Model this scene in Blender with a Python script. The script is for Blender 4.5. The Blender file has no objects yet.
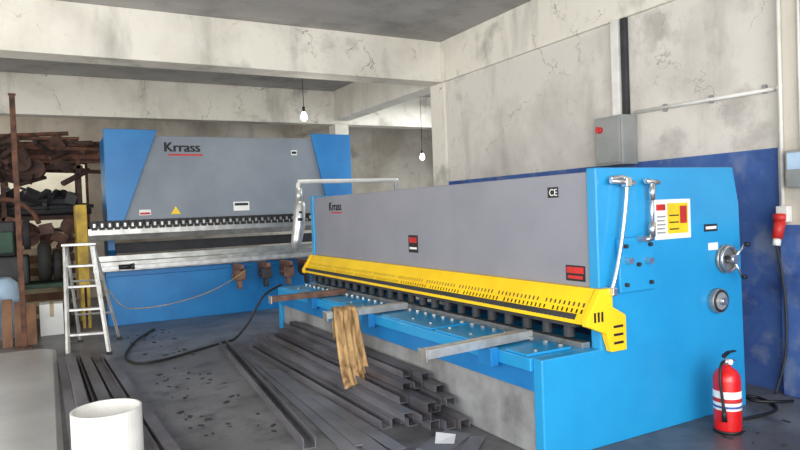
import bpy, bmesh, math, random
from mathutils import Vector, Matrix, Euler
random.seed(7)
S=bpy.context.scene
COL=S.collection
def lin(c):
    o=[]
    for v in c:
        v/=255.0
        o.append(v/12.92 if v<=.04045 else ((v+.055)/1.055)**2.4)
    return (*o,1)
# ---------------- materials ----------------
def mat(name,c1,c2=None,scale=4,rough=.5,metal=0,bump=0,lo=.4,hi=.65,stretch=(1,1,1),detail=8,emit=0,coat=0,spots=None):
    m=bpy.data.materials.new(name); m.use_nodes=True
    nt=m.node_tree; N=nt.nodes; L=nt.links
    b=N['Principled BSDF']; b.inputs['Roughness'].default_value=rough; b.inputs['Metallic'].default_value=metal
    b.inputs['Coat Weight'].default_value=coat
    b.inputs['Base Color'].default_value=lin(c1)
    if emit:
        b.inputs['Emission Color'].default_value=lin(c1); b.inputs['Emission Strength'].default_value=emit
    tc=N.new('ShaderNodeTexCoord'); mp=N.new('ShaderNodeMapping'); mp.inputs['Scale'].default_value=stretch
    L.new(tc.outputs['Object'],mp.inputs[0])
    nz=N.new('ShaderNodeTexNoise'); nz.inputs['Scale'].default_value=scale; nz.inputs['Detail'].default_value=detail; nz.inputs['Roughness'].default_value=.6
    L.new(mp.outputs[0],nz.inputs['Vector'])
    if c2 is None: c2=tuple(v*.86 for v in c1)
    r=N.new('ShaderNodeValToRGB'); r.color_ramp.elements[0].position=lo; r.color_ramp.elements[1].position=hi
    r.color_ramp.elements[0].color=lin(c1); r.color_ramp.elements[1].color=lin(c2)
    L.new(nz.outputs['Fac'],r.inputs[0]); out=r.outputs[0]
    if spots:
        for sc,lo2,hi2,col,amt in spots:
            n2=N.new('ShaderNodeTexNoise'); n2.inputs['Scale'].default_value=sc; n2.inputs['Detail'].default_value=10; n2.inputs['Roughness'].default_value=.65
            L.new(mp.outputs[0],n2.inputs['Vector'])
            r2=N.new('ShaderNodeValToRGB'); r2.color_ramp.elements[0].position=lo2; r2.color_ramp.elements[1].position=hi2
            r2.color_ramp.elements[0].color=(0,0,0,1); r2.color_ramp.elements[1].color=(amt,amt,amt,1)
            L.new(n2.outputs['Fac'],r2.inputs[0])
            x=N.new('ShaderNodeMix'); x.data_type='RGBA'; L.new(r2.outputs[0],x.inputs[0]); L.new(out,x.inputs[6]); x.inputs[7].default_value=lin(col); out=x.outputs[2]
    L.new(out,b.inputs['Base Color'])
    if bump:
        bp=N.new('ShaderNodeBump'); bp.inputs['Strength'].default_value=bump; bp.inputs['Distance'].default_value=.02
        L.new(nz.outputs['Fac'],bp.inputs['Height']); L.new(bp.outputs[0],b.inputs['Normal'])
    return m
def plaster(name,base,dirt,blue=False,crack=.5,zsplit=1.86,stain=.48,grime=.3):
    m=bpy.data.materials.new(name); m.use_nodes=True
    nt=m.node_tree; N=nt.nodes; L=nt.links; b=N['Principled BSDF']; b.inputs['Roughness'].default_value=.85
    g=N.new('ShaderNodeNewGeometry')
    def noise(sc,det=8,vec=None,ro=.6):
        n=N.new('ShaderNodeTexNoise'); n.inputs['Scale'].default_value=sc; n.inputs['Detail'].default_value=det; n.inputs['Roughness'].default_value=ro
        L.new(vec or g.outputs['Position'],n.inputs['Vector']); return n
    def ramp(src,a,bb,ca=(0,0,0,1),cb=(1,1,1,1)):
        r=N.new('ShaderNodeValToRGB'); r.color_ramp.elements[0].position=a; r.color_ramp.elements[1].position=bb
        r.color_ramp.elements[0].color=ca; r.color_ramp.elements[1].color=cb; L.new(src,r.inputs[0]); return r
    def mix(f,a,c):
        x=N.new('ShaderNodeMix'); x.data_type='RGBA'
        if isinstance(f,float): x.inputs[0].default_value=f
        else: L.new(f,x.inputs[0])
        for s,v in ((6,a),(7,c)):
            if isinstance(v,tuple): x.inputs[s].default_value=v
            else: L.new(v,x.inputs[s])
        return x.outputs[2]
    n1=noise(.9); n2=noise(9,10)
    f1=ramp(n1.outputs['Fac'],stain,stain+.2).outputs[0]
    c=mix(f1,lin(base),lin(dirt))
    c=mix(ramp(n2.outputs['Fac'],.58,.8,(0,0,0,1),(.25,.25,.25,1)).outputs[0],c,lin(tuple(v*.6 for v in dirt)))
    mp=N.new('ShaderNodeMapping'); mp.inputs['Scale'].default_value=(2.2,2.2,.55); L.new(g.outputs['Position'],mp.inputs[0])
    ns=noise(.9,9,mp.outputs[0],.6)
    c=mix(ramp(ns.outputs['Fac'],.54,.74,(0,0,0,1),(grime,grime,grime,1)).outputs[0],c,lin((96,92,88)))
    npch=noise(1.3,10,None,.6)
    c=mix(ramp(npch.outputs['Fac'],.58,.68,(0,0,0,1),(grime*.9,)*3+(1,)).outputs[0],c,lin((110,104,98)))
    nw=noise(2.5,6)
    vm=N.new('ShaderNodeVectorMath'); vm.operation='MULTIPLY_ADD'; L.new(nw.outputs['Color'],vm.inputs[0]); vm.inputs[1].default_value=(.9,.9,.9); L.new(g.outputs['Position'],vm.inputs[2])
    vo=N.new('ShaderNodeTexVoronoi'); vo.feature='DISTANCE_TO_EDGE'; vo.inputs['Scale'].default_value=.9; L.new(vm.outputs[0],vo.inputs['Vector'])
    cr=ramp(vo.outputs['Distance'],.0,.009,(1,1,1,1),(0,0,0,1))
    msk=ramp(noise(1.7,3).outputs['Fac'],.5,.6)
    mm=N.new('ShaderNodeMath'); mm.operation='MULTIPLY'; L.new(cr.outputs[0],mm.inputs[0]); L.new(msk.outputs[0],mm.inputs[1])
    m2=N.new('ShaderNodeMath'); m2.operation='MULTIPLY'; L.new(mm.outputs[0],m2.inputs[0]); m2.inputs[1].default_value=crack
    c=mix(m2.outputs[0],c,lin((60,52,45)))
    if blue:
        nb=noise(1.6,8); nc=noise(4,10)
        bc=mix(ramp(nb.outputs['Fac'],.4,.62).outputs[0],lin((52,84,150)),lin((72,106,166)))
        bc=mix(ramp(nc.outputs['Fac'],.5,.66,(0,0,0,1),(.55,.55,.55,1)).outputs[0],bc,lin((140,148,162)))
        bc=mix(ramp(noise(2.3,10).outputs['Fac'],.55,.7,(0,0,0,1),(.5,.5,.5,1)).outputs[0],bc,lin((28,38,70)))
        sx=N.new('ShaderNodeSeparateXYZ'); L.new(g.outputs['Position'],sx.inputs[0])
        ml=N.new('ShaderNodeMath'); ml.operation='LESS_THAN'; L.new(sx.outputs['Z'],ml.inputs[0]); ml.inputs[1].default_value=zsplit
        c=mix(ml.outputs[0],c,bc)
    L.new(c,b.inputs['Base Color'])
    bp=N.new('ShaderNodeBump'); bp.inputs['Strength'].default_value=.2; bp.inputs['Distance'].default_value=.02
    L.new(n2.outputs['Fac'],bp.inputs['Height']); L.new(bp.outputs[0],b.inputs['Normal'])
    return m
M=dict(
 wall=plaster('wall_paint_two_tone',(216,211,202),(190,185,177),blue=True,crack=.5,grime=.45),
 beam=plaster('beam_plaster',(228,223,210),(206,200,187),crack=.75,grime=.5),
 ceil=plaster('ceiling_plaster',(176,173,170),(148,146,144),crack=.3,grime=.45),
 back=plaster('back_plaster',(220,214,202),(186,178,164),crack=.2,grime=.5),
 out=plaster('outside_render',(220,210,186),(196,181,152),crack=.1,grime=.25),
 floor=mat('concrete_floor',(120,119,121),(86,86,88),scale=1.3,rough=.4,bump=.06,lo=.36,hi=.66,detail=12,
    spots=[(3.5,.50,.66,(58,56,58),.8),(.6,.5,.62,(70,68,70),.6),(9,.58,.70,(48,46,48),.65),(2.2,.62,.68,(160,158,156),.4)]),
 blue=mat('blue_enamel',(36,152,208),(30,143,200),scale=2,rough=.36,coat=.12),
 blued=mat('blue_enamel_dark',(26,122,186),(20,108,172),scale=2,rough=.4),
 grey=mat('grey_enamel',(142,143,152),(132,133,143),scale=1.2,rough=.42),
 pgrey=mat('grey_enamel_brake',(130,138,147),(118,126,136),scale=1.2,rough=.45),
 base=mat('grey_base_dusty',(150,151,152),(108,108,108),scale=3,rough=.6),
 yellow=mat('yellow_enamel',(250,208,22),(240,194,16),scale=3,rough=.42),
 dyellow=mat('aged_yellow',(196,162,52),(140,114,44),scale=6,rough=.6),
 steel=mat('machined_steel',(188,188,184),(150,148,142),scale=6,rough=.35,metal=.75),
 msteel=mat('mill_steel_sections',(122,121,128),(76,74,78),scale=3,rough=.42,metal=.35,stretch=(1,.3,1),spots=[(5,.55,.7,(96,78,66),.5)]),
 sheet=mat('sheet_metal',(186,186,184),(160,160,158),scale=.9,rough=.3,metal=.15),
 plate=mat('sheet_metal_dark',(128,130,138),(98,100,106),scale=1.5,rough=.45,metal=.3),
 dark=mat('black_plastic',(26,26,28),(20,20,22),rough=.5),
 dgrey=mat('dark_steel',(52,52,56),(38,38,40),rough=.6),  # dark grey of real parts; on the guard backing it paints shade
 white=mat('white_plastic',(232,230,224),(212,210,204),rough=.4),
 alu=mat('aluminium',(206,206,204),(176,176,174),scale=10,rough=.38,metal=.6),
 chrome=mat('chrome',(220,220,220),(200,200,200),rough=.2,metal=.9),
 red=mat('red_enamel',(212,22,24),(196,16,18),rough=.3,coat=.3),
 redp=mat('red_plastic',(205,50,45),rough=.45),
 black=mat('black_ink',(20,20,22),rough=.6),
 wsticker=mat('white_sticker',(240,240,236),(232,232,228),rough=.5),
 ysticker=mat('yellow_sticker',(250,214,30),rough=.5),
 rsticker=mat('red_sticker',(205,40,40),rough=.5),
 blsticker=mat('blue_sticker',(60,90,170),rough=.5),
 rag=mat('tan_rag',(190,154,106),(112,80,48),scale=9,rough=.95,bump=.5,stretch=(2.2,2.2,.3)),
 rust=mat('rusty_steel',(112,74,56),(56,42,36),scale=9,rough=.85,bump=.4),
 rustd=mat('rusty_scrap',(84,60,50),(40,33,32),scale=7,rough=.9,bump=.4),
 rubber=mat('rubber',(34,34,36),(50,50,50),scale=8,rough=.8),
 wood=mat('wood_plank',(134,98,72),(96,68,52),scale=4,rough=.8,stretch=(1,1,.2)),
 wood2=mat('wood_beige',(196,178,146),(150,130,100),scale=4,rough=.8),
 plight=mat('pale_blue_plastic',(180,205,225),(160,188,210),rough=.45),
 gbox=mat('grey_box',(150,152,150),(138,140,138),rough=.5),
 bulb=mat('bulb_glass',(255,250,240),rough=.3,emit=9),
 paper=mat('paper',(236,236,240),(220,220,224),rough=.8),
 copper=mat('brown_motor',(128,92,76),(84,64,56),scale=9,rough=.6),
 green=mat('green_junk',(52,84,66),(38,56,46),rough=.7),
)
# ---------------- geometry helpers ----------------
def root(name,loc=(0,0,0)):
    e=bpy.data.objects.new(name,None); e.location=loc; e.empty_display_size=.1; COL.objects.link(e); return e
def finish(rt,name,bm,m,bevel=0,smooth=False,solid=0):
    if rt is not None:
        bmesh.ops.translate(bm,verts=bm.verts,vec=-Vector(rt.location))
    bmesh.ops.recalc_face_normals(bm,faces=bm.faces)
    me=bpy.data.meshes.new(name); bm.to_mesh(me); bm.free()
    o=bpy.data.objects.new(name,me); COL.objects.link(o)
    me.materials.append(M[m] if isinstance(m,str) else m)
    if rt is not None: o.parent=rt
    if smooth:
        for p in me.polygons: p.use_smooth=True
    if solid:
        s=o.modifiers.new('s','SOLIDIFY'); s.thickness=solid; s.offset=0
    if bevel:
        b=o.modifiers.new('b','BEVEL'); b.width=bevel; b.segments=2; b.limit_method='ANGLE'
        b.angle_limit=math.radians(40)
    return o
def boxbm(x,y,z,bm=None,mx=None):
    bm=bm or bmesh.new()
    vs=[bm.verts.new((a,b,c) if mx is None else mx@Vector((a,b,c))) for a in x for b in y for c in z]
    for f in ((0,1,3,2),(4,6,7,5),(0,4,5,1),(2,3,7,6),(0,2,6,4),(1,5,7,3)): bm.faces.new([vs[i] for i in f])
    return bm
def box(rt,name,x,y,z,m,bevel=0): return finish(rt,name,boxbm(x,y,z),m,bevel)
def boxes(rt,name,lst,m,bevel=0):
    bm=bmesh.new()
    for x,y,z in lst: boxbm(x,y,z,bm)
    return finish(rt,name,bm,m,bevel)
def prismbm(poly,axis,a0,a1,bm=None):
    bm=bm or bmesh.new()
    def P(p,a):
        if axis=='x': return (a,p[0],p[1])
        if axis=='y': return (p[0],a,p[1])
        return (p[0],p[1],a)
    A=[bm.verts.new(P(p,a0)) for p in poly]; B=[bm.verts.new(P(p,a1)) for p in poly]
    bm.faces.new(A); bm.faces.new(B[::-1]); n=len(poly)
    for i in range(n): bm.faces.new((A[i],A[(i+1)%n],B[(i+1)%n],B[i]))
    return bm
def prism(rt,name,poly,axis,a0,a1,m,bevel=0): return finish(rt,name,prismbm(poly,axis,a0,a1),m,bevel)
def tubebm(pts,r,seg=10,bm=None,cap=True):
    bm=bm or bmesh.new(); pts=[Vector(p) for p in pts]; n=len(pts)
    rs=r if isinstance(r,(list,tuple)) else [r]*n
    prev=None; up=None
    for i,p in enumerate(pts):
        d=(pts[min(i+1,n-1)]-pts[max(i-1,0)])
        if d.length<1e-9: d=Vector((0,0,1))
        d.normalize()
        if up is None:
            up=Vector((0,0,1)) if abs(d.z)<.9 else Vector((1,0,0))
        a=d.cross(up)
        if a.length<1e-6: a=d.cross(Vector((0,1,0)))
        a.normalize(); b=a.cross(d).normalized(); up=b
        ring=[bm.verts.new(p+(a*math.cos(t)+b*math.sin(t))*rs[i]) for t in [2*math.pi*k/seg for k in range(seg)]]
        if prev:
            for k in range(seg): bm.faces.new((prev[k],prev[(k+1)%seg],ring[(k+1)%seg],ring[k]))
        elif cap: bm.faces.new(ring[::-1])
        prev=ring
    if cap: bm.faces.new(prev)
    return bm
def tube(rt,name,pts,r,m,seg=10,smooth=True):
    o=finish(rt,name,tubebm(pts,r,seg),m)
    if smooth:
        for p in o.data.polygons:
            if len(p.vertices)==4: p.use_smooth=True
    return o
def cyl(rt,name,p0,p1,r,m,seg=24,r1=None,bevel=0):
    o=finish(rt,name,tubebm([p0,p1],[r,r if r1 is None else r1],seg),m,bevel)
    for p in o.data.polygons:
        if len(p.vertices)==4: p.use_smooth=True
    return o
def lathe(rt,name,c,prof,m,seg=32):
    o=tube(rt,name,[(c[0],c[1],c[2]+z) for r,z in prof],[max(r,.0005) for r,z in prof],m,seg); return o
def smoothpts(P,n=8):
    P=[Vector(p) for p in P]; out=[]
    for i in range(len(P)-1):
        p0=P[max(i-1,0)];p1=P[i];p2=P[i+1];p3=P[min(i+2,len(P)-1)]
        for k in range(n):
            t=k/n
            out.append(.5*((2*p1)+(-p0+p2)*t+(2*p0-5*p1+4*p2-p3)*t*t+(-p0+3*p1-3*p2+p3)*t**3))
    out.append(P[-1]); return out
def text(rt,name,s,loc,size,m,xdir,zdir=(0,0,1),bold=0.0):
    x=Vector(xdir).normalized(); z=Vector(zdir); n=x.cross(z)
    for q,(dx) in enumerate((0,bold,bold*2) if bold else (0,)):
        cu=bpy.data.curves.new(name,'FONT'); cu.body=s; cu.size=size; cu.extrude=.0008
        t=bpy.data.objects.new('tmp',cu); COL.objects.link(t)
        bpy.context.view_layer.update()
        me=bpy.data.meshes.new_from_object(t); bpy.data.objects.remove(t)
        l=Vector(loc)+x*dx+n*.0004*q
        me.transform(Matrix(((x.x,z.x,n.x,l[0]),(x.y,z.y,n.y,l[1]),(x.z,z.z,n.z,l[2]),(0,0,0,1))))
        me.transform(Matrix.Translation(-Vector(rt.location)))
        o=bpy.data.objects.new(name+('_%d'%q if q else ''),me); COL.objects.link(o); o.parent=rt; me.materials.clear(); me.materials.append(M[m])
def torus(rt,name,c,R,r,axis,m,seg=36,s2=10):
    bm=bmesh.new(); rings=[]
    for i in range(seg):
        t=2*math.pi*i/seg
        if axis=='z': d=Vector((math.cos(t),math.sin(t),0)); a=Vector((0,0,1))
        elif axis=='y': d=Vector((math.cos(t),0,math.sin(t))); a=Vector((0,1,0))
        else: d=Vector((0,math.cos(t),math.sin(t))); a=Vector((1,0,0))
        rings.append([bm.verts.new(Vector(c)+d*R+(d*math.cos(p)+a*math.sin(p))*r) for p in [2*math.pi*k/s2 for k in range(s2)]])
    for i in range(seg):
        A=rings[i];B=rings[(i+1)%seg]
        for k in range(s2): bm.faces.new((A[k],A[(k+1)%s2],B[(k+1)%s2],B[k]))
    return finish(rt,name,bm,m,smooth=True)
ru=random.uniform
# ---------------- room shell ----------------
XW=4.86; YB=7.44; ZC=3.77; ZB=3.22
box(None,'floor',(-5,10),(-3,14.2),(-.1,0),'floor')
box(None,'ground_outside',(-8,10),(14.2,17.5),(-.1,-.01),'floor')
box(None,'ceiling',(-5,10),(-3,14.2),(ZC,ZC+.15),'ceil')
box(None,'wall_right',(XW,XW+.2),(-3,YB-.02),(0,ZC),'wall')
WX0,WX1,WZ0,WZ1=-4.0,.75,1.35,3.05
boxes(None,'wall_back',[((-5,WX0),(14,14.2),(0,ZC)),((WX1,10),(14,14.2),(0,ZC)),((WX0,WX1),(14,14.2),(0,WZ0)),((WX0,WX1),(14,14.2),(WZ1,ZC))],'back')
boxes(None,'window_1',[((WX0,WX1),(14.05,14.1),(WZ0,WZ0+.05)),((WX0,WX1),(14.05,14.1),(WZ1-.05,WZ1))]+[((x,x+.05),(14.05,14.1),(WZ0,WZ1)) for x in (-3.99,-2.9,-1.8,-.65,.7)],'rust')
box(None,'wall_outside',(-8,10),(17,17.2),(-.01,3.4),'out')
box(None,'wall_far_right',(9.8,10),(YB,14),(0,ZC),'back')
box(None,'wall_left',(-5.2,-5),(2,14.2),(0,ZC),'back')
box(None,'beam_cross',(-5,XW-.04),(YB,YB+.35),(ZB,ZC),'beam',.01)
box(None,'beam_right',(XW-.04,XW+.26),(-3,14),(ZB,ZC),'beam',.01)
box(None,'beam_cross_rear',(-5,9.8),(11.2,11.5),(3.15,ZC),'beam',.01)
box(None,'column_rear',(XW-.03,XW+.25),(YB-.02,YB+.33),(0,ZB),'beam',.01)
box(None,'wall_right_pier',(XW-.08,XW+.1),(-1.0,2.84),(0,ZC),plaster('pillar_paint',(206,198,184),(172,160,142),blue=True,zsplit=1.28,crack=.3),.01)
box(None,'column_rear_corner',(XW-.03,XW+.25),(11.2,11.5),(0,3.15),'beam',.01)
# ---------------- guillotine shear ----------------
sh=root('guillotine_shear',(3.4,5.2,0))
side=[(2.93,1.71),(4.26,1.71),(4.32,1.45),(4.35,0),(2.46,0),(2.46,.60),(2.93,.60)]
prism(sh,'side_frame_near',side,'y',2.85,2.93,'blue',.008)
prism(sh,'side_frame_far',side,'y',7.6,7.68,'blue',.008)
box(sh,'upper_beam',(2.95,3.12),(2.93,7.6),(.80,1.69),'grey',.006)
box(sh,'upper_beam_rear_rib',(3.12,4.0),(2.93,7.6),(1.55,1.68),'grey',.006)
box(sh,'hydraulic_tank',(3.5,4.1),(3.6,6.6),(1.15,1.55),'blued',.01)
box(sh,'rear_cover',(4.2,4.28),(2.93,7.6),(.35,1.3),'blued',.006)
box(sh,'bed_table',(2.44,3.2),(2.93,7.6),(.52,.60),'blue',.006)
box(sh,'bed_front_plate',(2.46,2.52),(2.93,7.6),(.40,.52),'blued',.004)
box(sh,'bed_base',(2.50,3.3),(2.93,7.6),(0,.42),'base',.006)
box(sh,'guard_shade_backing',(2.80,2.95),(2.93,7.6),(.74,.82),'dgrey')  # hold-down beam box, coloured dark as painted shade behind the guard slots
box(sh,'lower_blade',(2.86,2.92),(2.93,7.6),(.60,.635),'steel',.002)
pl=[((2.455,2.80),(a,b),(.60,.615)) for a,b in ((2.97,3.18),(3.42,4.0),(4.06,4.86),(5.14,5.72),(5.78,6.2),(6.46,7.0),(7.06,7.55))]
boxes(sh,'table_plates',pl,'blue',.003)
bm=bmesh.new()
y=3.02
while y<7.5:
    tubebm([(2.76,y,.61),(2.76,y,.632)],.017,10,bm)
    if int(y*10)%3==0: tubebm([(2.56,y,.61),(2.56,y,.622)],.012,8,bm)
    y+=.135
finish(sh,'table_studs',bm,'steel')
bm=bmesh.new(); y=3.05
while y<7.55:
    tubebm([(2.865,y,.66),(2.865,y,.76)],.035,12,bm); y+=.2
finish(sh,'hold_down_feet',bm,'dgrey')
bm=bmesh.new(); Y0,Y1=2.86,7.62
p0=Vector((2.79,0,.765)); p1=Vector((2.90,0,.965))
rows=[0,.10,.22,.29,.41,.48,.60,.67,.97,1.0]; slotrow={1:0,3:5,5:3}
ys=[Y0]; y=Y0+.03
while y<Y1-.05:
    ys+= [y,y+.018]; y+=.042
ys.append(Y1)
grid=[[bm.verts.new((p0.lerp(p1,t).x,yy,p0.lerp(p1,t).z)) for yy in ys] for t in rows]
for i in range(len(rows)-1):
    for j in range(len(ys)-1):
        if i in slotrow and j%2==1 and (j//2+slotrow[i])%12!=0: continue
        bm.faces.new((grid[i][j],grid[i][j+1],grid[i+1][j+1],grid[i+1][j]))
finish(sh,'finger_guard',bm,'yellow',solid=.004)
box(sh,'finger_guard_lip',(2.90,2.95),(Y0,Y1),(.955,.972),'yellow',.003)
prism(sh,'guard_end_bracket',[(2.775,.76),(2.775,.80),(2.89,.975),(2.99,.975),(2.99,.86),(3.10,.80),(3.10,.585),(2.97,.585),(2.93,.70)],'y',2.80,2.845,'yellow',.004)
prism(sh,'guard_end_bracket_far',[(2.775,.76),(2.775,.80),(2.89,.975),(2.94,.975),(2.93,.70)],'y',7.62,7.66,'yellow',.004)
bm=bmesh.new()
for k in range(3): boxbm((2.99,3.07),(2.797,2.80),(.63+.05*k,.645+.05*k),bm)
for k in range(3): boxbm((2.83+.03*k,2.845+.03*k),(2.797,2.80),(.78,.84),bm)
finish(sh,'guard_bracket_slots',bm,'dark')
for k,(ya,yb,xa,xb,mt) in enumerate(((3.25,3.34,1.91,2.78,'alu'),(4.98,5.02,2.0,2.78,'alu'),(6.33,6.36,1.95,2.78,'copper'))):
    bm=bmesh.new()
    ang=math.atan2(yb-ya,xb-xa); mx=Matrix.Translation((xa,ya,0))@Matrix.Rotation(ang,4,'Z'); Ln=xb-xa
    boxbm((0,Ln),(-.04,-.010),(.616,.672),bm,mx); boxbm((0,Ln),(.010,.04),(.616,.672),bm,mx)
    boxbm((.01,Ln),(-.010,.010),(.616,.657),bm,mx)
    finish(sh,'squaring_arm_%d'%(k+1),bm,mt,.003)
    bm=bmesh.new(); boxbm((-.012,0),(-.045,.045),(.60,.677),bm,mx); finish(sh,'squaring_arm_end_%d'%(k+1),bm,'steel',.003)
    boxes(sh,'squaring_arm_bracket_%d'%(k+1),[((2.38,2.44),(ya-.02,ya+.12),(.50,.614))],'blued',.003)
def label(rt,nm,x,ya,yb,za,zb,m): box(rt,nm,(x-.003,x),(min(ya,yb),max(ya,yb)),(za,zb),m)
label(sh,'warning_label_1',2.95,5.05,5.22,1.10,1.26,'dark'); label(sh,'warning_label_1_red',2.947,5.07,5.20,1.19,1.24,'rsticker'); label(sh,'warning_label_1_white',2.947,5.07,5.20,1.13,1.15,'wsticker')
label(sh,'warning_label_2',2.95,2.98,3.15,1.00,1.10,'dark'); label(sh,'warning_label_2_red',2.947,2.99,3.14,1.05,1.09,'rsticker'); label(sh,'warning_label_2_text',2.947,3.0,3.13,1.015,1.035,'rsticker')
label(sh,'ce_plate',2.95,3.20,3.30,1.54,1.61,'dark'); text(sh,'ce_text','CE',(2.946,3.285,1.553),.065,'wsticker',(0,-1,0))
text(sh,'logo_text','Krrass',(2.948,7.12,1.52),.14,'black',(0,-1,0),bold=.005)
label(sh,'logo_underline',2.95,6.74,7.05,1.485,1.50,'rsticker')
YS=2.85
box(sh,'valve_block',(3.08,3.40),(YS-.03,YS),(.93,1.27),'blue',.008)
bm=bmesh.new()
for x,z in ((3.13,1.22),(3.35,1.22),(3.13,.98),(3.35,.98),(3.24,1.1)): tubebm([(x,YS-.03,z),(x,YS-.05,z)],.013,10,bm)
finish(sh,'block_bolts',bm,'dgrey')
bm=bmesh.new()
for x,z in ((3.14,1.13),(3.25,1.26),(3.32,1.12)): tubebm([(x,YS-.03,z),(x,YS-.075,z)],.022,6,bm)
finish(sh,'block_fittings',bm,'chrome')
tube(sh,'hydraulic_pipe_1',smoothpts([(3.02,YS-.03,1.64),(3.11,YS-.05,1.645),(3.13,YS-.06,1.60),(3.08,YS-.06,1.3),(3.0,YS-.06,1.02),(2.97,YS-.04,.95)],5),.013,'chrome')
boxes(sh,'pipe_1_fitting',[((3.11,3.155),(YS-.08,YS-.03),(1.585,1.645)),((2.965,3.005),(YS-.08,YS),(.93,.98))],'chrome',.006)
tube(sh,'pipe_1_stub',[(3.0,YS-.055,1.625),(3.2,YS-.055,1.61)],.016,'chrome')
tube(sh,'hydraulic_pipe_2',[(3.345,YS-.055,1.25),(3.36,YS-.055,1.62)],.013,'chrome')
tube(sh,'pipe_2_foot',[(3.345,YS-.055,1.26),(3.30,YS-.03,1.25)],.018,'chrome')
tube(sh,'pipe_2_collar_1',[(3.347,YS-.055,1.27),(3.35,YS-.055,1.36)],.022,'chrome')
tube(sh,'pipe_2_collar_2',[(3.356,YS-.055,1.5),(3.36,YS-.055,1.6)],.021,'chrome')
tube(sh,'pipe_2_stub',[(3.30,YS-.055,1.62),(3.42,YS-.055,1.61)],.016,'chrome')
tube(sh,'pipe_2_elbow',[(3.36,YS-.055,1.615),(3.36,YS,1.615)],.018,'chrome')
def slab(nm,xa,xb,za,zb,m,d=0): box(sh,nm,(xa,xb),(YS-.003-d,YS-d),(za,zb),m)
slab('instruction_plate',3.44,3.79,1.24,1.50,'wsticker')
slab('instruction_yellow',3.56,3.76,1.275,1.475,'ysticker',.003); slab('instruction_red',3.68,3.745,1.34,1.455,'rsticker',.006)
slab('instruction_red_2',3.455,3.54,1.43,1.47,'rsticker',.003)
for k in range(5): slab('instruction_text_%d'%k,3.46,3.54-.01*(k%2),1.28+.026*k,1.29+.026*k,'gbox',.003)
for k in range(3): slab('instruction_line_%d'%k,3.575,3.665,1.30+.045*k,1.308+.045*k,'dark',.006)
slab('name_plate',3.93,4.07,1.27,1.32,'dark'); slab('name_plate_text',3.945,4.055,1.285,1.305,'wsticker',.003)
slab('small_label',3.97,4.07,1.14,1.19,'wsticker')
cx,cz=4.14,1.07
cyl(sh,'handwheel_plate',(cx,YS,cz),(cx,YS-.025,cz),.10,'steel',28)
cyl(sh,'handwheel_hub',(cx,YS-.025,cz),(cx,YS-.09,cz),.032,'chrome',16)
torus(sh,'handwheel_ring',(cx,YS-.04,cz),.085,.012,'y','chrome')
for k,a in enumerate((50,170,290)):
    a=math.radians(a); e=Vector((cx+.13*math.cos(a),YS-.10,cz+.13*math.sin(a)))
    tube(sh,'handwheel_spoke_%d'%k,[(cx,YS-.07,cz),e],.009,'chrome')
    tube(sh,'handwheel_grip_%d'%k,[e,e+Vector((.01*math.cos(a),-.03,0))],.015,'dark')
cx,cz=4.03,.79
cyl(sh,'gauge_body',(cx,YS,cz),(cx,YS-.045,cz),.085,'steel',28,bevel=.006)
torus(sh,'gauge_bezel',(cx,YS-.045,cz),.068,.010,'y','dgrey')
cyl(sh,'gauge_face',(cx,YS-.045,cz),(cx,YS-.05,cz),.062,'alu',28)
cyl(sh,'gauge_knob',(cx,YS-.05,cz),(cx,YS-.08,cz),.028,'chrome',16)
# ---------------- press brake ----------------
pb=root('press_brake',(2.6,10.5,0))
cf=[(10.05,0),(11.2,0),(11.2,2.74),(10.05,2.74),(10.05,1.65),(10.5,1.5),(10.5,1.05),(10.05,.95)]
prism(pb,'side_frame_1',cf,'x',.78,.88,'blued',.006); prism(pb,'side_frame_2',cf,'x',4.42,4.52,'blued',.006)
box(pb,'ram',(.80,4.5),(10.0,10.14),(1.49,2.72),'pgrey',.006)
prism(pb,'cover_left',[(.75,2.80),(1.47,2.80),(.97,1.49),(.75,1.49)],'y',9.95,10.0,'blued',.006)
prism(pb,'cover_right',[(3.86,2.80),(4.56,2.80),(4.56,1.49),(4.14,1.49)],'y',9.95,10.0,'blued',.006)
box(pb,'top_cross_beam',(.88,4.42),(10.3,11.0),(2.3,2.6),'pgrey',.01)
box(pb,'punch_clamp_rail',(.52,4.35),(9.96,10.06),(1.42,1.50),'dgrey',.004)
cl=[];cw=[]; x=.54
while x<4.3:
    cl.append(((x,x+.075),(9.93,9.96),(1.37,1.50))); cw.append(((x+.022,x+.052),(9.925,9.93),(1.41,1.46))); x+=.1
boxes(pb,'punch_clamps',cl,'dark',.003); boxes(pb,'punch_clamp_bolts',cw,'steel')
prism(pb,'punch',[(9.95,1.39),(10.02,1.39),(10.02,1.30),(9.99,1.22),(9.98,1.22),(9.95,1.30)],'x',.50,4.35,'steel',.002)
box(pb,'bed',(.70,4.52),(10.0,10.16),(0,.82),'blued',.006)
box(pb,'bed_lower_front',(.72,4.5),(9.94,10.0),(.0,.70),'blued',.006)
box(pb,'table',(.53,4.4),(9.86,10.2),(.78,.92),'steel',.006)
box(pb,'die',(.56,4.35),(9.96,10.06),(.92,1.0),'steel',.004)
box(pb,'front_rail',(.55,4.3),(9.82,9.86),(.80,.86),'alu',.004)
prism(pb,'backgauge_rear',[(10.6,1.0),(10.7,1.0),(10.7,1.15),(10.6,1.15)],'x',.9,4.4,'dgrey')
prism(pb,'side_guard',[(.36,1.74),(.50,1.74),(.50,.60),(.36,.60)],'y',10.05,10.9,'dyellow',.01)
boxes(pb,'side_guard_frame',[((.38,.42),(10.06,10.1),(0,.6)),((.38,.42),(10.84,10.88),(0,.6)),((.45,.49),(10.06,10.1),(0,.6))],'dyellow')
cyl(pb,'table_motor',(.86,9.83,.84),(1.02,9.80,.84),.035,'dark',16)
tube(pb,'table_motor_flange',[(1.02,9.8,.84),(1.06,9.79,.84)],.045,'dgrey')
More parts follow.
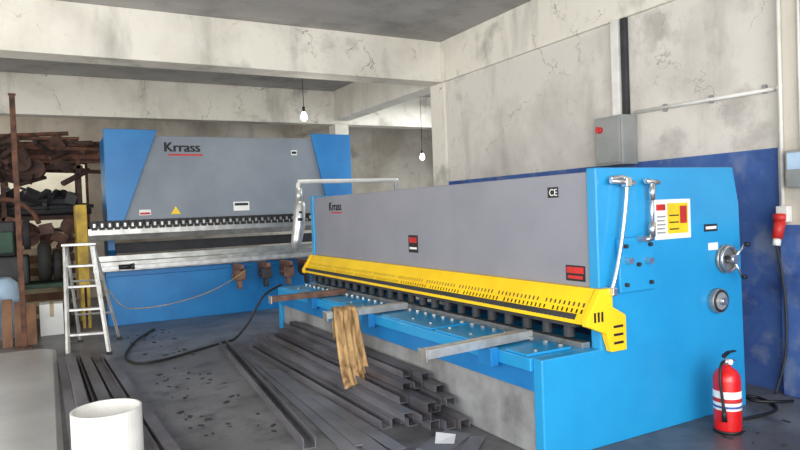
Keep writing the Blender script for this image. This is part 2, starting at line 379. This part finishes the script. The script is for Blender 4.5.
text(pb,'logo_text','Krrass',(1.55,9.997,2.49),.20,'black',(1,0,0),bold=.008)
box(pb,'logo_underline',(1.62,2.12),(9.996,10.0),(2.43,2.455),'rsticker')
boxes(pb,'label_white',[((3.52,3.62),(9.996,10.0),(2.45,2.53)),((1.18,1.34),(9.994,10.0),(1.56,1.64)),((2.55,2.80),(9.996,10.0),(1.58,1.72))],'wsticker')
boxes(pb,'label_text',[((3.53,3.61),(9.993,9.996),(2.47,2.51)),((2.57,2.78),(9.993,9.996),(1.66,1.70))],'dark')
boxes(pb,'label_red',[((1.19,1.33),(9.991,9.994),(1.57,1.60))],'rsticker')
prism(pb,'label_triangle',[(1.62,1.56),(1.76,1.56),(1.69,1.68)],'y',9.996,10.0,'ysticker')
for k,xx in enumerate((2.45,2.85,3.2,3.5)):
    prism(pb,'front_support_%d'%k,[(9.86,.78),(9.35,.78),(9.35,.72),(9.8,.55),(9.86,.55)],'x',xx,xx+.05,'copper',.004)
    boxes(pb,'front_support_clamp_%d'%k,[((xx-.06,xx+.1),(9.45,9.6),(.54,.70)),((xx-.03,xx+.03),(9.4,9.5),(.42,.54)),((xx-.1,xx-.06),(9.48,9.54),(.6,.64))],'dgrey' if k%2 else 'copper',.01)
# ---------------- control pendant on arm ----------------
cp=root('control_pendant',(4.5,8.25,0))
boxes(cp,'column',[((4.45,4.51),(8.2,8.26),(0,1.93)),((4.33,4.63),(8.08,8.38),(0,.02))],'alu',.006)
tube(cp,'swing_arm',smoothpts([(4.48,8.235,1.80),(4.48,8.235,1.90),(4.44,8.235,1.93),(3.8,8.235,1.93),(3.05,8.235,1.925),(3.0,8.235,1.91),(2.98,8.235,1.86),(2.98,8.235,1.62)],6),.030,'white',14)
tube(cp,'pendant_neck',[(2.985,8.235,1.84),(2.985,8.235,1.64)],.045,'alu',16)
tube(cp,'pendant_body',[(3.0,8.235,1.66),(2.99,8.235,1.6),(2.97,8.235,1.35),(2.93,8.235,1.15),(2.89,8.235,1.02)],[.055,.078,.085,.075,.055],'alu',18)
boxes(cp,'pendant_buttons',[((2.93,2.99),(8.145,8.165),(1.40,1.44)),((2.95,2.99),(8.15,8.165),(1.5,1.53))],'dgrey')
# ---------------- lamps ----------------
def bulb(loc,name='light_bulb'):
    r=root(name,loc); x,y,z=loc
    tube(r,'cord',[(x,y,z+.12),(x,y,ZC)],.005,'dark')
    cyl(r,'socket',(x,y,z+.06),(x,y,z+.13),.02,'dark',12)
    lathe(r,'glass',(x,y,z-.06),[(.005,0),(.025,.006),(.04,.025),(.045,.05),(.038,.08),(.022,.11),(.018,.12)],'bulb',20)
    l=bpy.data.lights.new('lamp','POINT'); l.energy=10; l.shadow_soft_size=.05; l.color=(1,.96,.88)
    o=bpy.data.objects.new('lamp',l); COL.objects.link(o); o.parent=r; o.location=(0,0,-.15)
bulb((3.09,8.2,2.80)); bulb((6.0,10,2.44))
# ---------------- fire extinguisher ----------------
fx,fy=3.77,2.60
fe=root('fire_extinguisher',(fx,fy,0))
lathe(fe,'cylinder',(fx,fy,0),[(.07,0),(.082,.008),(.083,.03),(.083,.33),(.078,.365),(.06,.395),(.03,.415),(.024,.43)],'red',36)
lathe(fe,'base_ring',(fx,fy,0),[(.084,0),(.086,.01),(.084,.02)],'dark',36)
lathe(fe,'label',(fx,fy,0),[(.0835,.15),(.0842,.151),(.0842,.27),(.0835,.271)],'wsticker',36)
lathe(fe,'label_band',(fx,fy,0),[(.0845,.20),(.0848,.201),(.0848,.225),(.0845,.226)],'rsticker',36)
lathe(fe,'label_band_2',(fx,fy,0),[(.0845,.165),(.0848,.166),(.0848,.178),(.0845,.179)],'blsticker',36)
cyl(fe,'valve',(fx,fy,.425),(fx,fy,.47),.022,'chrome',16)
prism(fe,'handle_lower',[(fx-.02,.455),(fx+.09,.44),(fx+.09,.45),(fx-.02,.472)],'y',fy-.012,fy+.012,'chrome',.003)
prism(fe,'handle_upper',[(fx-.03,.475),(fx+.03,.50),(fx+.09,.50),(fx+.09,.51),(fx+.02,.512),(fx-.03,.495)],'y',fy-.012,fy+.012,'dark',.003)
cyl(fe,'gauge',(fx,fy-.02,.45),(fx,fy-.035,.45),.018,'wsticker',16)
tube(fe,'hose',smoothpts([(fx-.015,fy,.455),(fx-.065,fy-.01,.44),(fx-.095,fy-.02,.36),(fx-.095,fy-.03,.25),(fx-.093,fy-.04,.16)],6),.009,'dark')
tube(fe,'nozzle',[(fx-.093,fy-.04,.17),(fx-.093,fy-.042,.09)],[.011,.017],'dark',12)
# ---------------- wall electrics ----------------
eb=root('electrical_box',(4.72,4.4,1.83))
box(eb,'cabinet',(4.66,XW),(4.19,4.53),(1.84,2.30),'gbox',.01)
box(eb,'door',(4.645,4.66),(4.21,4.51),(1.86,2.28),'gbox',.006)
cyl(eb,'main_switch',(4.645,4.44,2.18),(4.61,4.44,2.18),.03,'redp',16)
box(eb,'knob',(4.595,4.61),(4.432,4.448),(2.15,2.21),'redp',.003)
cd=root('cable_duct',(4.82,4.38,2.32))
box(cd,'trunking',(4.79,XW),(4.33,4.42),(2.30,ZB),'white',.005)
box(cd,'loose_cables',(4.81,XW),(4.26,4.32),(2.30,ZB),'dgrey',.01)
cc=root('wall_conduit',(4.84,3.5,2.3))
tube(cc,'horizontal_conduit',[(4.835,4.19,2.32),(4.835,2.87,2.30)],.016,'white')
boxes(cc,'clips',[((4.825,XW),(yy,yy+.025),(2.28,2.345)) for yy in (2.95,3.4,3.85)],'gbox')
po=root('industrial_socket',(4.76,2.84,1.2))
tube(po,'drop_conduit',[(4.765,2.80,ZB-.02),(4.765,2.80,1.42)],.014,'white')
tube(po,'inlet_conduit',[(4.835,2.87,2.30),(4.765,2.80,2.30)],.016,'white')
box(po,'back_box',(4.72,4.778),(2.74,2.83),(1.30,1.42),'white',.008)
cyl(po,'plug_body',(4.73,2.80,1.32),(4.70,2.81,1.18),.042,'redp',18,r1=.036)
cyl(po,'plug_collar',(4.735,2.80,1.36),(4.728,2.80,1.31),.05,'redp',18)
cyl(po,'plug_gland',(4.70,2.81,1.18),(4.692,2.812,1.13),.028,'wsticker',14)
tube(po,'cable',smoothpts([(4.692,2.812,1.13),(4.74,2.80,.9),(4.76,2.79,.6),(4.75,2.8,.3),(4.7,2.85,.02)],6),.009,'dgrey')
jb=root('junction_box',(4.74,2.68,1.7))
box(jb,'housing',(4.70,4.78),(2.58,2.74),(1.55,1.82),'gbox',.008)
box(jb,'cover',(4.694,4.70),(2.595,2.725),(1.68,1.80),'plight',.004)
tube(jb,'feed_pipe',[(4.765,2.66,ZB-.02),(4.765,2.66,1.81)],.010,'white')
# ---------------- steel sections ----------------
def U(bm,p0,p1,w,h,t=.006,roll=0):
    p0=Vector(p0);p1=Vector(p1); d=(p1-p0).normalized(); s=d.cross(Vector((0,0,1))).normalized(); u=s.cross(d)
    prof=[(-w/2,0),(w/2,0),(w/2,h),(w/2-t,h),(w/2-t,t),(-w/2+t,t),(-w/2+t,h),(-w/2,h)]
    if roll: prof=[(a,h-b) for a,b in prof]
    A=[bm.verts.new(p0+s*a+u*b) for a,b in prof]; B=[bm.verts.new(p1+s*a+u*b) for a,b in prof]
    bm.faces.new(A);bm.faces.new(B[::-1])
    for i in range(8): bm.faces.new((A[i],A[(i+1)%8],B[(i+1)%8],B[i]))
sc=root('steel_channel',(1.6,5.6,0)); bm=bmesh.new()
U(bm,(1.40,3.86,.0),(1.72,7.5,.0),.085,.075); finish(sc,'section',bm,'msteel')
sb=root('steel_channel_bundle',(2.15,5.4,0)); bm=bmesh.new()
for k in range(6):
    x=1.98+.090*k
    U(bm,(x+.0,3.95-.05*k+ru(-.10,.10),.0),(x-.04+.008*k,7.5+ru(-.4,.1),.0),.080,.06,.005,k%2)
for k in range(5):
    x=2.10+.082*k
    U(bm,(x+.0,3.85+ru(-.18,.14),.062),(x-.03,7.3+ru(-.4,.1),.062),.078,.055,.005,(k+1)%2)
for k in range(4):
    x=2.17+.082*k
    U(bm,(x,3.85+ru(-.15,.2),.119),(x-.015,7.2+ru(-.3,.1),.119),.076,.055,.005,k%2)
for k in range(3):
    x=2.27+.08*k
    U(bm,(x,4.0+ru(-.1,.25),.176),(x-.01,7.1+ru(-.3,.1),.176),.074,.05,.005,(k+1)%2)
for k in range(2):
    U(bm,(2.34+.08*k,4.25-.15*k,.228),(2.33+.08*k,7.0,.228),.07,.05,.005,k)
finish(sb,'sections',bm,'msteel')
s2=root('steel_channel_bundle',(.35,6,0)); bm=bmesh.new()
U(bm,(.12,4.2,0),(.08,7.85,0),.09,.05,.006,1); U(bm,(.24,4.3,0),(.18,7.8,0),.09,.07,.006,0)
U(bm,(.38,4.15,0),(.29,7.85,0),.09,.06,.006,1); U(bm,(.51,4.3,0),(.40,7.7,0),.09,.05,.006,0); U(bm,(.63,4.2,0),(.51,7.6,0),.08,.05,.006,1)
U(bm,(.19,4.4,.072),(.15,7.6,.072),.08,.05,.006,1)
finish(s2,'sections',bm,'msteel')
fs=root('flat_steel_strips',(1.75,4.6,0)); bm=bmesh.new()
def fl(bm,a,b,w,z,t=.006):
    a=Vector((*a,z));b=Vector((*b,z)); d=(b-a).normalized(); s=d.cross(Vector((0,0,1)))*w/2
    V=[bm.verts.new(p+q) for q in (Vector((0,0,0)),Vector((0,0,t))) for p in (a-s,a+s,b+s,b-s)]
    for f in ((0,1,2,3),(4,5,6,7),(0,1,5,4),(1,2,6,5),(2,3,7,6),(3,0,4,7)): bm.faces.new([V[i] for i in f])
fl(bm,(1.60,3.62),(1.82,6.9),.10,0); fl(bm,(1.74,3.55),(1.85,6.0),.11,.0); fl(bm,(1.86,3.5),(1.85,4.9),.09,.007); fl(bm,(1.68,3.7),(1.80,6.4),.05,.009)
finish(fs,'strips',bm,'plate')
fp=root('metal_offcut',(2.3,3.4,0)); bm=bmesh.new(); fl(bm,(2.0,3.38),(2.34,3.56),.2,0,.008); fl(bm,(2.18,3.22),(2.38,3.40),.10,.010,.006); finish(fp,'plate',bm,'plate')
pp=root('paper_sheet',(2.2,3.5,.01)); bm=bmesh.new()
V=[bm.verts.new(v) for v in ((2.09,3.46,.012),(2.19,3.39,.012),(2.29,3.52,.012),(2.18,3.59,.03))]; bm.faces.new(V); finish(pp,'sheet',bm,'paper',solid=.001)
dbr=root('floor_debris',(1.2,5,0)); bm=bmesh.new()
for k in range(120):
    if k%3: c=Vector((ru(.8,1.35),ru(3.6,9.2),0))
    else: c=Vector((ru(2.5,4.6),ru(1.9,2.6),0))
    s=ru(.008,.028); mx=Matrix.Translation(c)@Matrix.Rotation(ru(0,6),4,'Z')
    boxbm((-s,s),(-s*ru(.3,.9),s*.5),(0,ru(.003,.010)),bm,mx)
finish(dbr,'chips',bm,'dgrey')
# sheet metal stack left foreground (rounded corner)
st=root('sheet_metal_stack',(-.8,6.5,0))
for k in range(4):
    xr=.03-.012*k; yt=8.7-.05*k; R=.22
    poly=[(-2.2-.02*k,3.6),(xr,3.6)]+[(xr-R+R*math.cos(a),yt-R+R*math.sin(a)) for a in [math.pi/2*i/8 for i in range(9)]]+[(-2.2-.02*k,yt)]
    prism(st,'sheet_%d'%k,poly,'z',.012*k,.012*k+.010,'sheet',.002)
# pipe offcut
pc=root('plastic_pipe_offcut',(.23,3.78,0))
bm=bmesh.new(); c=Vector((.235,3.77,0)); seg=48; R0,R1,H=.176,.163,.5
rings=[]
for r,z in ((R0,0),(R0,H),(R1,H),(R1,0)):
    rings.append([bm.verts.new(c+Vector((r*math.cos(2*math.pi*k/seg),r*math.sin(2*math.pi*k/seg),z))) for k in range(seg)])
for i in range(4):
    for k in range(seg): bm.faces.new((rings[i][k],rings[i][(k+1)%seg],rings[(i+1)%4][(k+1)%seg],rings[(i+1)%4][k]))
finish(pc,'pipe_wall',bm,'white',bevel=.003)
# stiff dusty cloth hung over the second arm
rg=root('hanging_rag',(2.12,4.9,.6)); bm=bmesh.new()
path=smoothpts([(0,5.05,.42),(0,5.055,.665),(0,5.02,.695),(0,4.97,.695),(0,4.935,.665),(0,4.89,.5),(0,4.82,.3),(0,4.74,.16),(0,4.67,.085)],6)
nu=30; G=[]
for j,p in enumerate(path):
    t=j/(len(path)-1); row=[]
    wd=.15+.12*t
    for i in range(nu+1):
        s=i/nu
        x=2.09+s*wd-.085*t
        fold=(.010+.018*t)*math.sin(s*15)+.006*math.sin(s*33+1)
        yy=p.y-abs(fold)*.9-.004
        if j<24: yy=p.y+(0.006 if j<14 else -.006)
        zz=p.z+(.03*math.sin(s*6+.5)*(t-.85)*6 if t>.85 else 0)
        row.append(bm.verts.new((x,yy,max(zz,.068))))
    G.append(row)
for j in range(len(G)-1):
    for i in range(nu): bm.faces.new((G[j][i],G[j][i+1],G[j+1][i+1],G[j+1][i]))
finish(rg,'cloth',bm,'rag',smooth=True,solid=.005)
# ---------------- ladder ----------------
ld=root('step_ladder',(.35,8.3,0))
A=Vector((.14,8.0,0));B=Vector((.55,7.90,0));At=Vector((.17,8.42,1.22));Bt=Vector((.45,8.34,1.22))
C=Vector((.30,8.95,0));D=Vector((.74,8.85,0))
def bar(rt,nm,a,b,w,m):
    return finish(rt,nm,tubebm([a,b],w,4),m)
bar(ld,'stile_1',A,At,.024,'alu');bar(ld,'stile_2',B,Bt,.024,'alu');bar(ld,'rear_leg_1',C,At+Vector((.02,.06,0)),.018,'alu');bar(ld,'rear_leg_2',D,Bt+Vector((.02,.06,0)),.018,'alu')
for k,t in enumerate((.2,.42,.63,.82)):
    a=A.lerp(At,t);b=B.lerp(Bt,t)
    bm=bmesh.new(); n=Vector((.03,.08,0))
    V=[bm.verts.new(v) for v in (a,b,b+n,a+n,a-Vector((0,0,.025)),b-Vector((0,0,.025)),b+n-Vector((0,0,.025)),a+n-Vector((0,0,.025)))]
    for f in ((0,1,2,3),(4,5,6,7),(0,1,5,4),(1,2,6,5),(2,3,7,6),(3,0,4,7)): bm.faces.new([V[i] for i in f])
    finish(ld,'tread_%d'%(k+1),bm,'alu',.003)
bm=bmesh.new()
V=[bm.verts.new(v+Vector((0,0,dz))) for dz in (0,.03) for v in (At+Vector((-.04,-.04,0)),Bt+Vector((.04,-.05,0)),Bt+Vector((.08,.12,0)),At+Vector((0,.14,0)))]
for f in ((0,1,2,3),(4,5,6,7),(0,1,5,4),(1,2,6,5),(2,3,7,6),(3,0,4,7)): bm.faces.new([V[i] for i in f])
finish(ld,'top_platform',bm,'alu',.004)
bar(ld,'rear_brace_1',C.lerp(At,.3),D.lerp(Bt,.3),.012,'alu'); bar(ld,'rear_brace_2',C.lerp(At,.65),D.lerp(Bt,.65),.012,'alu')
boxes(ld,'feet',[((p.x-.03,p.x+.03),(p.y-.03,p.y+.03),(0,.03)) for p in (A,B,C,D)],'dark',.004)
# ---------------- hoses on the floor ----------------
hs=root('floor_hose',(1.6,7.5,0))
tube(hs,'hose',smoothpts([(2.55,7.78,.62),(2.3,7.76,.5),(2.1,7.75,.2),(1.92,7.72,.03),(1.75,7.66,.016),(1.4,7.4,.016),(1.05,7.15,.016),(.80,7.1,.016),(.70,7.3,.016),(.70,7.7,.016),(.9,8.5,.016),(1.2,9.2,.016)],8),.014,'dark')
hy=root('air_line',(1.6,9,0))
tube(hy,'line',smoothpts([(2.5,9.3,.70),(2.2,9.2,.55),(1.8,9.1,.42),(1.3,9.2,.32),(.9,9.6,.3),(.7,9.8,.55)],8),.005,'dyellow')
db=root('cable_coil',(4.2,2.7,0))
tube(db,'coil',smoothpts([(3.95,2.72,.012),(4.05,2.66,.012),(4.3,2.64,.012),(4.45,2.70,.012),(4.52,2.86,.02),(4.45,2.92,.03),(4.40,2.82,.03),(4.5,2.72,.03),(4.66,2.7,.012)],8),.011,'dark')
# ---------------- left background clutter ----------------
pr=root('pipe_rack',(-.3,11.8,0))
posts=[((x,x+.07),(y,y+.07),(0,2.5)) for x in (-2.2,-.6,.45) for y in (11.55,12.3)]
posts+=[((-2.25,.55),(y,y+.06),(z,z+.06)) for y in (11.55,12.3) for z in (1.55,2.35)]
boxes(pr,'frame',posts,'rustd',.004)
bm=bmesh.new()
for k in range(26):
    z=2.44+ru(0,.36); y=ru(11.6,12.3); dz=ru(-.12,.2)
    tubebm([(-2.6+ru(-.3,.5),y,z),(.6+ru(-.3,.7),y+ru(-.1,.1),z+dz)],random.choice((.025,.035,.05)),8,bm)
finish(pr,'rusty_pipes',bm,'rust')
bm=bmesh.new()
for k in range(10):
    z=1.64+ru(0,.2); y=ru(11.6,12.3)
    tubebm([(-2.4,y,z),(.4+ru(-.2,.3),y,z+ru(-.03,.06))],random.choice((.03,.05,.06)),8,bm)
finish(pr,'stacked_bars',bm,'dgrey')
def scrap(nm,n,xr,yr,zr,smin,smax,m):
    bm=bmesh.new()
    for k in range(n):
        c=Vector((ru(*xr),ru(*yr),ru(*zr))); mx=Matrix.Translation(c)@Euler((ru(-.6,.6),ru(-.6,.6),ru(0,3))).to_matrix().to_4x4()
        if k%3==0:
            tubebm([mx@Vector((-smax,0,0)),mx@Vector((smax,0,0))],ru(.02,.05),9,bm)
        elif k%3==1:
            R=ru(.08,.17); tubebm([mx@Vector((0,-.03,0)),mx@Vector((0,.03,0))],R,16,bm)
        else:
            a,b,c2=ru(smin,smax)/2,ru(smin,smax)/2,ru(smin,smax)/3
            boxbm((-a,a),(-b,b),(-c2,c2),bm,mx)
    finish(pr,nm,bm,m)
scrap('scrap_upper',34,(-.75,.6),(11.5,12.3),(2.5,2.78),.15,.4,'rustd')
scrap('scrap_middle',20,(-.7,.45),(11.6,12.2),(1.72,1.98),.15,.32,'dgrey')
scrap('scrap_hanging',12,(-.7,.5),(11.42,11.6),(2.15,2.45),.1,.28,'rustd')
scrap('scrap_lower',24,(-.7,.4),(11.45,12.1),(1.15,1.45),.15,.35,'copper')
box(pr,'crate_1',(-2.1,-.7),(11.6,12.2),(.7,1.5),'wood2',.01)
box(pr,'crate_2',(-.5,.35),(11.6,12.2),(.0,1.1),'wood2',.01)
boxes(pr,'crate_slats',[((-.52,.37),(11.57,11.6),(.08+.2*k,.2+.2*k)) for k in range(5)],'wood',.004)
pt=root('steel_post',(-.3,9.0,0))
box(pt,'post',(-.33,-.27),(8.97,9.03),(0,3.05),'rust',.004); box(pt,'foot_plate',(-.38,-.22),(8.92,9.08),(0,.015),'rust'); box(pt,'head_plate',(-.34,-.26),(8.96,9.04),(3.05,3.065),'rust')
def tire(c,R,r,ax):
    t=root('tire',c); torus(t,'tread',c,R-r,r,ax,'rubber',40,12); torus(t,'rim',c,R-2*r,.02,ax,'dgrey'); return t
tire((-.05,10.75,.64+.30),.30,.09,'x'); tire((.11,10.75,.64+.24),.24,.06,'x')
em=root('old_machine',(-.4,11.1,0))
boxes(em,'body',[((-.85,-.25),(10.5,11.1),(.64,1.05)),((-.7,-.4),(10.6,11.0),(1.05,1.55))],'dgrey',.03)
cyl(em,'flywheel',(-.30,10.7,1.35),(-.22,10.7,1.35),.22,'rubber',28,bevel=.01)
cyl(em,'flywheel_hub',(-.4,10.7,1.35),(-.18,10.7,1.35),.05,'rust',14)
tube(em,'pipe',smoothpts([(-.75,10.55,1.0),(-.8,10.5,1.4),(-.7,10.5,1.75),(-.45,10.6,1.85),(-.2,10.7,1.7),(-.1,10.75,1.5)],6),.035,'rust')
boxes(em,'gearbox',[((-.62,-.42),(10.45,10.6),(1.1,1.4)),((-.8,-.66),(10.45,10.6),(.8,1.2))],'green',.02)
wb=root('work_bench',(-.25,10.75,0))
boxes(wb,'frame',[((-.9,.28),(10.4,11.15),(.58,.64))]+[((x,x+.05),(y,y+.05),(0,.58)) for x in (-.88,.2) for y in (10.42,11.08)],'green',.005)
br=root('plastic_barrel',(-.65,9.95,0))
lathe(br,'drum',(-.65,9.95,0),[(.25,0),(.28,.03),(.29,.2),(.30,.22),(.29,.24),(.29,.5),(.30,.52),(.29,.54),(.28,.72),(.22,.78),(.2,.80)],'plight',36)
wp=root('wood_planks',(-.4,9.3,0))
for k in range(5):
    x=-.8+.13*k
    prism(wp,'plank_%d'%k,[(9.12+.02*k,0),(9.17+.02*k,0),(9.52,.62-.04*k),(9.47,.64-.04*k)],'x',x,x+.11,'wood',.004)
cb=root('cardboard_box',(-.02,9.9,0))
box(cb,'carton',(-.14,.14),(9.75,10.05),(0,.42),'wsticker',.006); box(cb,'tape',(-.02,.03),(9.748,10.052),(.25,.423),'wood2')
# ---------------- camera ----------------
yaw,pitch,roll,fpx=.5018,-.0239,-.0381,642.84
f=Vector((math.sin(yaw)*math.cos(pitch),math.cos(yaw)*math.cos(pitch),math.sin(pitch)))
r=Vector((math.cos(yaw),-math.sin(yaw),0)); u=r.cross(f)
r2=r*math.cos(roll)+u*math.sin(roll); u2=-r*math.sin(roll)+u*math.cos(roll)
cam=bpy.data.cameras.new('camera'); co=bpy.data.objects.new('camera',cam); COL.objects.link(co)
co.matrix_world=Matrix(((r2.x,u2.x,-f.x,0),(r2.y,u2.y,-f.y,0),(r2.z,u2.z,-f.z,1.5),(0,0,0,1)))
cam.sensor_width=36; cam.lens=fpx/800*36; cam.clip_start=.05
S.camera=co
# ---------------- light ----------------
w=bpy.data.worlds.new('world'); S.world=w; w.use_nodes=True
bg=w.node_tree.nodes['Background']; bg.inputs[0].default_value=(.88,.94,1,1); bg.inputs[1].default_value=2.1
def area(n,loc,rot,sx,sy,e,c=(1,1,1)):
    l=bpy.data.lights.new(n,'AREA'); l.shape='RECTANGLE'; l.size=sx; l.size_y=sy; l.energy=e; l.color=c
    o=bpy.data.objects.new(n,l); COL.objects.link(o); o.location=loc; o.rotation_euler=[math.radians(a) for a in rot]
area('door_daylight',(-1,-2.9,1.9),(90,0,0),7,3.4,440,(1,.99,.97))
area('left_opening_daylight',(-4.8,5,2.0),(90,0,-90),5,3,220,(1,.985,.96))
area('rear_room_fill',(7.5,9,3.6),(0,0,0),3,3,200,(.95,.98,1))  # added fill lamp under the closed ceiling, brightens the second room
area('rear_left_daylight',(-2.5,13.8,2.2),(-90,0,0),3,1.4,150,(1,.93,.84))
S.view_settings.view_transform='Standard'
S.view_settings.exposure=.2
